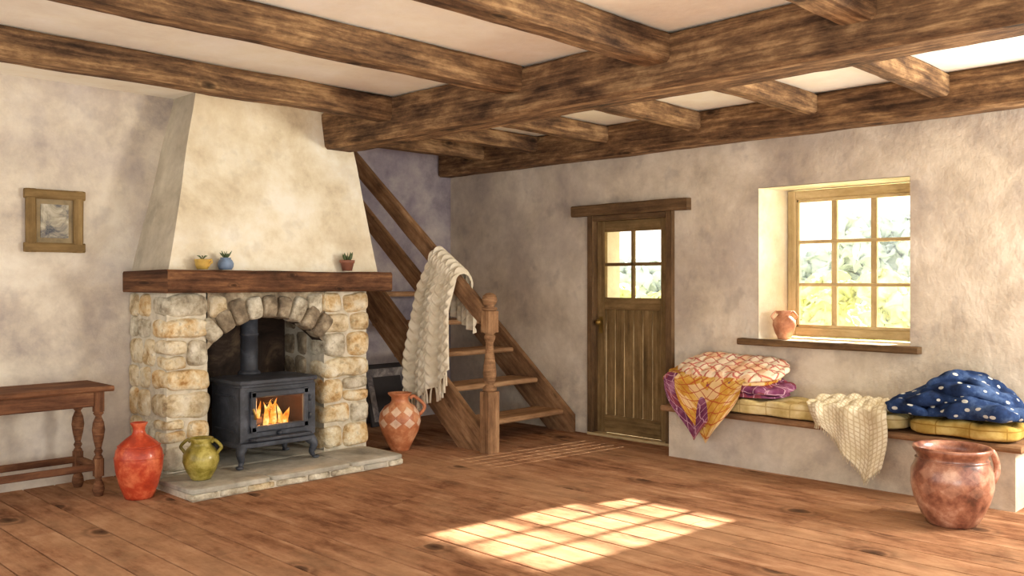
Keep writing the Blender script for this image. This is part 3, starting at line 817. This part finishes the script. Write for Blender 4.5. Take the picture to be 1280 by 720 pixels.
s.lathe([(0.1505,0.262),(0.154,0.266),(0.1505,0.270)],c0,M_red,48);s.lathe([(0.130,0.335),(0.134,0.339),(0.128,0.344)],c0,M_red,48)
s.build('red_ceramic_vase',merge=False)
s=MB();c0=(2.82,5.70,0.083)
s.lathe([(0.0,0.0),(0.062,0.0),(0.068,0.012),(0.098,0.06),(0.118,0.12),(0.115,0.165),(0.09,0.205),(0.068,0.225),(0.064,0.245),(0.078,0.268),(0.08,0.275),(0.07,0.274),(0.055,0.24),(0.05,0.22),(0.0,0.2)],c0,M_olive,48)
for a in (rightdir,rightdir+PI): handle(s,c0,a,0.07,0.245,0.105,0.17,0.03,0.011,M_olive)
s.build('olive_two_handled_pot',merge=False)
s=MB();c0=(4.68,5.93,0)
s.lathe([(0.0,0.0),(0.075,0.0),(0.08,0.012),(0.11,0.07),(0.155,0.16),(0.175,0.24),(0.165,0.31),(0.125,0.365),(0.085,0.39),(0.07,0.41),(0.072,0.44),(0.098,0.465),(0.10,0.475),(0.088,0.475),(0.06,0.44),(0.055,0.41),(0.0,0.39)],c0,M_diam,48)
for a in (rightdir,): handle(s,c0,a,0.085,0.43,0.155,0.29,0.05,0.014,M_diam)
s.build('diamond_patterned_amphora',merge=False)
s=MB();c0=(6.49,3.42,0.951)
s.lathe([(0.0,0.0),(0.045,0.0),(0.05,0.01),(0.07,0.05),(0.088,0.11),(0.085,0.145),(0.06,0.175),(0.046,0.19),(0.048,0.205),(0.062,0.22),(0.055,0.221),(0.04,0.2),(0.036,0.185),(0.0,0.17)],c0,M_terra,40)
for a in (rightdir,rightdir+PI): handle(s,c0,a,0.052,0.20,0.078,0.14,0.02,0.008,M_terra)
s.build('terracotta_vase',merge=False)
s=MB();c0=(5.49,1.845,0)
s.lathe([(0.0,0.0),(0.125,0.0),(0.135,0.012),(0.165,0.06),(0.20,0.14),(0.222,0.23),(0.218,0.31),(0.195,0.365),(0.185,0.385),(0.19,0.405),(0.208,0.425),(0.214,0.44),(0.208,0.45),(0.192,0.446),(0.178,0.42),(0.172,0.38),(0.19,0.33),(0.2,0.24),(0.17,0.10),(0.12,0.03),(0.0,0.02)],c0,M_jug,64)
s.lathe([(0.19,0.372),(0.198,0.377),(0.191,0.382)],c0,M_jug,64)
handle(s,c0,rightdir+0.1,0.195,0.395,0.205,0.20,0.075,0.019,M_jug)
s.build('large_terracotta_jug',merge=False)
s=MB();c0=(2.945,5.935,1.485)
s.lathe([(0.0,0.0),(0.036,0.0),(0.048,0.03),(0.050,0.055),(0.054,0.06),(0.054,0.072),(0.046,0.072),(0.042,0.06),(0.0,0.055)],c0,M_mustard,32)
s.lathe([(0.042,0.06),(0.03,0.066),(0.0,0.068)],c0,M_soil,24)
handle(s,c0,rightdir,0.048,0.055,0.044,0.02,0.02,0.006,M_mustard)
for i in range(6):
    a=i*1.05;s.tube([(c0[0],c0[1],c0[2]+0.065),(c0[0]+0.02*math.cos(a),c0[1]+0.02*math.sin(a),c0[2]+0.09),(c0[0]+0.04*math.cos(a),c0[1]+0.03*math.sin(a),c0[2]+0.095)],lambda t:0.006*math.sin(PI*(0.15+0.8*t)),M_leaf,seg=6,fl=0.4)
s.build('mustard_plant_pot',merge=False)
s=MB();c0=(3.12,5.935,1.485)
s.lathe([(0.0,0.0),(0.042,0.0),(0.054,0.02),(0.056,0.045),(0.045,0.068),(0.036,0.075),(0.038,0.085),(0.032,0.085),(0.0,0.07)],c0,M_blue,32)
for i in range(9):
    a=i*0.7;rr=0.02+0.03*random.random();s.tube([(c0[0],c0[1],c0[2]+0.08),(c0[0]+rr*.5*math.cos(a),c0[1]+rr*.5*math.sin(a),c0[2]+0.10),(c0[0]+rr*math.cos(a),c0[1]+rr*math.sin(a),c0[2]+0.115+0.02*random.random())],lambda t:0.008*math.sin(PI*(0.15+0.8*t)),M_leaf,seg=6,fl=0.4)
s.build('blue_plant_pot',merge=False)
s=MB();c0=(4.16,5.94,1.485)
s.lathe([(0.0,0.0),(0.038,0.0),(0.052,0.06),(0.058,0.062),(0.06,0.085),(0.052,0.085),(0.048,0.07),(0.0,0.068)],c0,M_dkpot,32)
for i in range(14):
    a=i*2.4;rr=0.02+0.05*random.random();s.tube([(c0[0],c0[1],c0[2]+0.07),(c0[0]+rr*.6*math.cos(a),c0[1]+rr*.6*math.sin(a),c0[2]+0.10),(c0[0]+rr*math.cos(a),c0[1]+rr*0.9*math.sin(a),c0[2]+0.12+0.03*random.random())],lambda t:0.012*math.sin(PI*(0.15+0.8*t)),M_leaf,seg=6,fl=0.4)
s.build('succulent_pot',merge=False)

# ---------------------------------------------------------------- table
s=MB();tx0,tx1,ty0,ty1=1.48,2.37,6.0,6.48
s.bar((tx0,(ty0+ty1)/2,0.70),(tx1,(ty0+ty1)/2,0.70),ty1-ty0,0.035,M_table,bev=0.01,amp=0.002)
for y in (ty0+0.06,ty1-0.06): s.bar((tx0+0.08,y,0.635),(tx1-0.08,y,0.635),0.025,0.10,M_table)
for x in (tx0+0.08,tx1-0.08): s.bar((x,ty0+0.06,0.635),(x,ty1-0.06,0.635),0.025,0.10,M_table)
for x in (tx0+0.08,tx1-0.08):
    for y in (ty0+0.06,ty1-0.06):
        s.bar((x,y,0.55),(x,y,0.683),0.06,0.06,M_table,up=(0,1,0))
        s.lathe([(0.026,0.55),(0.034,0.54),(0.018,0.52),(0.034,0.48),(0.040,0.43),(0.032,0.37),(0.018,0.31),(0.028,0.29),(0.018,0.27),(0.028,0.255),(0.028,0.245)],(x,y,0),M_table,20)
        s.bar((x,y,0.13),(x,y,0.245),0.058,0.058,M_table,up=(0,1,0))
        s.lathe([(0.025,0.13),(0.018,0.11),(0.034,0.07),(0.038,0.04),(0.03,0.012),(0.024,0.0)],(x,y,0),M_table,20)
for y in (ty0+0.06,ty1-0.06): s.bar((tx0+0.08,y,0.19),(tx1-0.08,y,0.19),0.035,0.045,M_table)
for x in (tx0+0.08,tx1-0.08): s.bar((x,ty0+0.06,0.19),(x,ty1-0.06,0.19),0.035,0.045,M_table)
s.build('side_table',merge=False)

# wall picture
s=MB();px0,px1,pz0,pz1=2.01,2.38,1.60,2.03;py=YL-0.022;f=0.065
for x in (px0+f/2,px1-f/2): s.bar((x,py,pz0),(x,py,pz1),f,0.04,M_pframe,up=(0,1,0),bev=0.01,amp=0.004)
for z in (pz0+f/2,pz1-f/2): s.bar((px0-0.01,py-0.003,z),(px1+0.01,py-0.003,z),0.04,f,M_pframe,bev=0.01,amp=0.004)
s.box(px0+f,px1-f,YL-0.015,YL-0.005,pz0+f,pz1-f,M_mat2)
s.box(px0+f+0.03,px1-f-0.03,YL-0.02,YL-0.014,pz0+f+0.035,pz1-f-0.035,M_art)
s.build('framed_landscape_painting',merge=False)
s=MB()
bx0,bx1=5.20,5.76;hgt=0.58;yb_,yt_=7.02,7.20
def LP(x,z,off=0): t=z/hgt;return (x,yb_+(yt_-yb_)*t+off,z+0.002)
for x in (bx0+0.02,bx1-0.02): s.bar(LP(x,0),LP(x,hgt),0.045,0.03,M_blackf,up=(0,1,0))
for z in (0.02,hgt-0.02): s.bar(LP(bx0,z),LP(bx1,z),0.03,0.045,M_blackf)
b=len(s.v);s.v+=[LP(bx0+.03,.03),LP(bx1-.03,.03),LP(bx1-.03,hgt-.03),LP(bx0+.03,hgt-.03)];s.face((b,b+1,b+2,b+3),M_mount)
b=len(s.v);s.v+=[LP(bx0+.11,.12,-.004),LP(bx1-.11,.12,-.004),LP(bx1-.11,hgt-.12,-.004),LP(bx0+.11,hgt-.12,-.004)];s.face((b,b+1,b+2,b+3),M_blackf)
s.build('leaning_picture_frame',merge=False)

# ---------------------------------------------------------------- exterior
s=MB();s.box(XW+0.45,80,-40,80,-0.4,-0.15,M_grass);s.build('meadow_ground')
def bush(name,c,r,h,m,n=16):
    s=MB()
    for i in range(n):
        ox=random.uniform(-.6,.6)*r;oy=random.uniform(-.95,.95)*r
        top=h*(1-0.5*(oy/r)**2);oz=random.uniform(0.15,0.85)*top
        rr=r*random.uniform(0.18,0.34)
        s.block((c[0]+ox,c[1]+oy,oz),(rr,rr,rr*0.9),m,k=2,n=12,amp=rr*0.7,nf=2.0/rr,seed=i)
    s.tube([(c[0],c[1],-0.2),(c[0],c[1],h*0.5)],r*0.08,m,sub=1)
    s.build(name,merge=False)
bush('garden_bush',(17,7.0,0),1.1,1.7,M_tree,22);bush('garden_bush',(18,8.8,0),1.2,1.5,M_tree,22)
bush('garden_bush',(19,14.0,0),1.6,1.1,M_tree,22)
bush('distant_tree',(34,13.4,0),2.3,4.6,M_tree2,30);bush('distant_tree',(36,17,0),2.4,2.9,M_tree2,30);bush('distant_tree',(38,29,0),3.4,2.2,M_tree2,30)
s=MB();s.box(XW+0.45,8.7,3.98,5.75,2.30,2.38,M_doorf)  # added canopy, keeps sun from coming through the door panes
for y in (4.05,5.68): s.bar((XW+0.47,y,1.75),(7.5,y,2.30),0.07,0.07,M_doorf)
s.build('sun_blocking_canopy')

# ---------------------------------------------------------------- light
wd=bpy.data.worlds.new('World');sc.world=wd;wd.use_nodes=True
bg=wd.node_tree.nodes['Background'];bg.inputs[0].default_value=(1.0,0.97,0.915,1);bg.inputs[1].default_value=2.15
S=bpy.data.lights.new('sun','SUN');S.energy=34;S.angle=math.radians(1.2);S.color=(1.0,0.94,0.78)
so=bpy.data.objects.new('sun',S);sc.collection.objects.link(so);so.location=(14,0,6)
so.rotation_euler=Vector((-1.75,0.20,-1.0)).to_track_quat('-Z','Y').to_euler()
def area(name,loc,dirv,size,en,col):
    A=bpy.data.lights.new(name,'AREA');A.energy=en;A.size=size;A.color=col
    o=bpy.data.objects.new(name,A);o.location=loc;o.rotation_euler=Vector(dirv).to_track_quat('-Z','Y').to_euler();sc.collection.objects.link(o)
area('added_side_fill',(6.3,0.2,1.6),(-0.62,0.9,-0.02),0.9,150,(1.0,0.95,0.85))  # added out-of-frame fill lamp, lights fireplace and left wall from the right
area('added_ceiling_fill',(1.6,-0.6,0.3),(0.35,0.5,0.75),1.6,60,(1.0,0.94,0.83))  # added out-of-frame fill lamp aimed up to brighten the ceiling

cam=bpy.data.cameras.new('camera');co=bpy.data.objects.new('camera',cam);sc.collection.objects.link(co)
cam.sensor_width=36;cam.lens=36*1125/1280;cam.shift_y=-8/1280
co.location=(0,0,1.4);co.rotation_euler=(PI/2,0,-math.asin(0.7118))
cam.clip_start=0.05;cam.clip_end=300
sc.camera=co
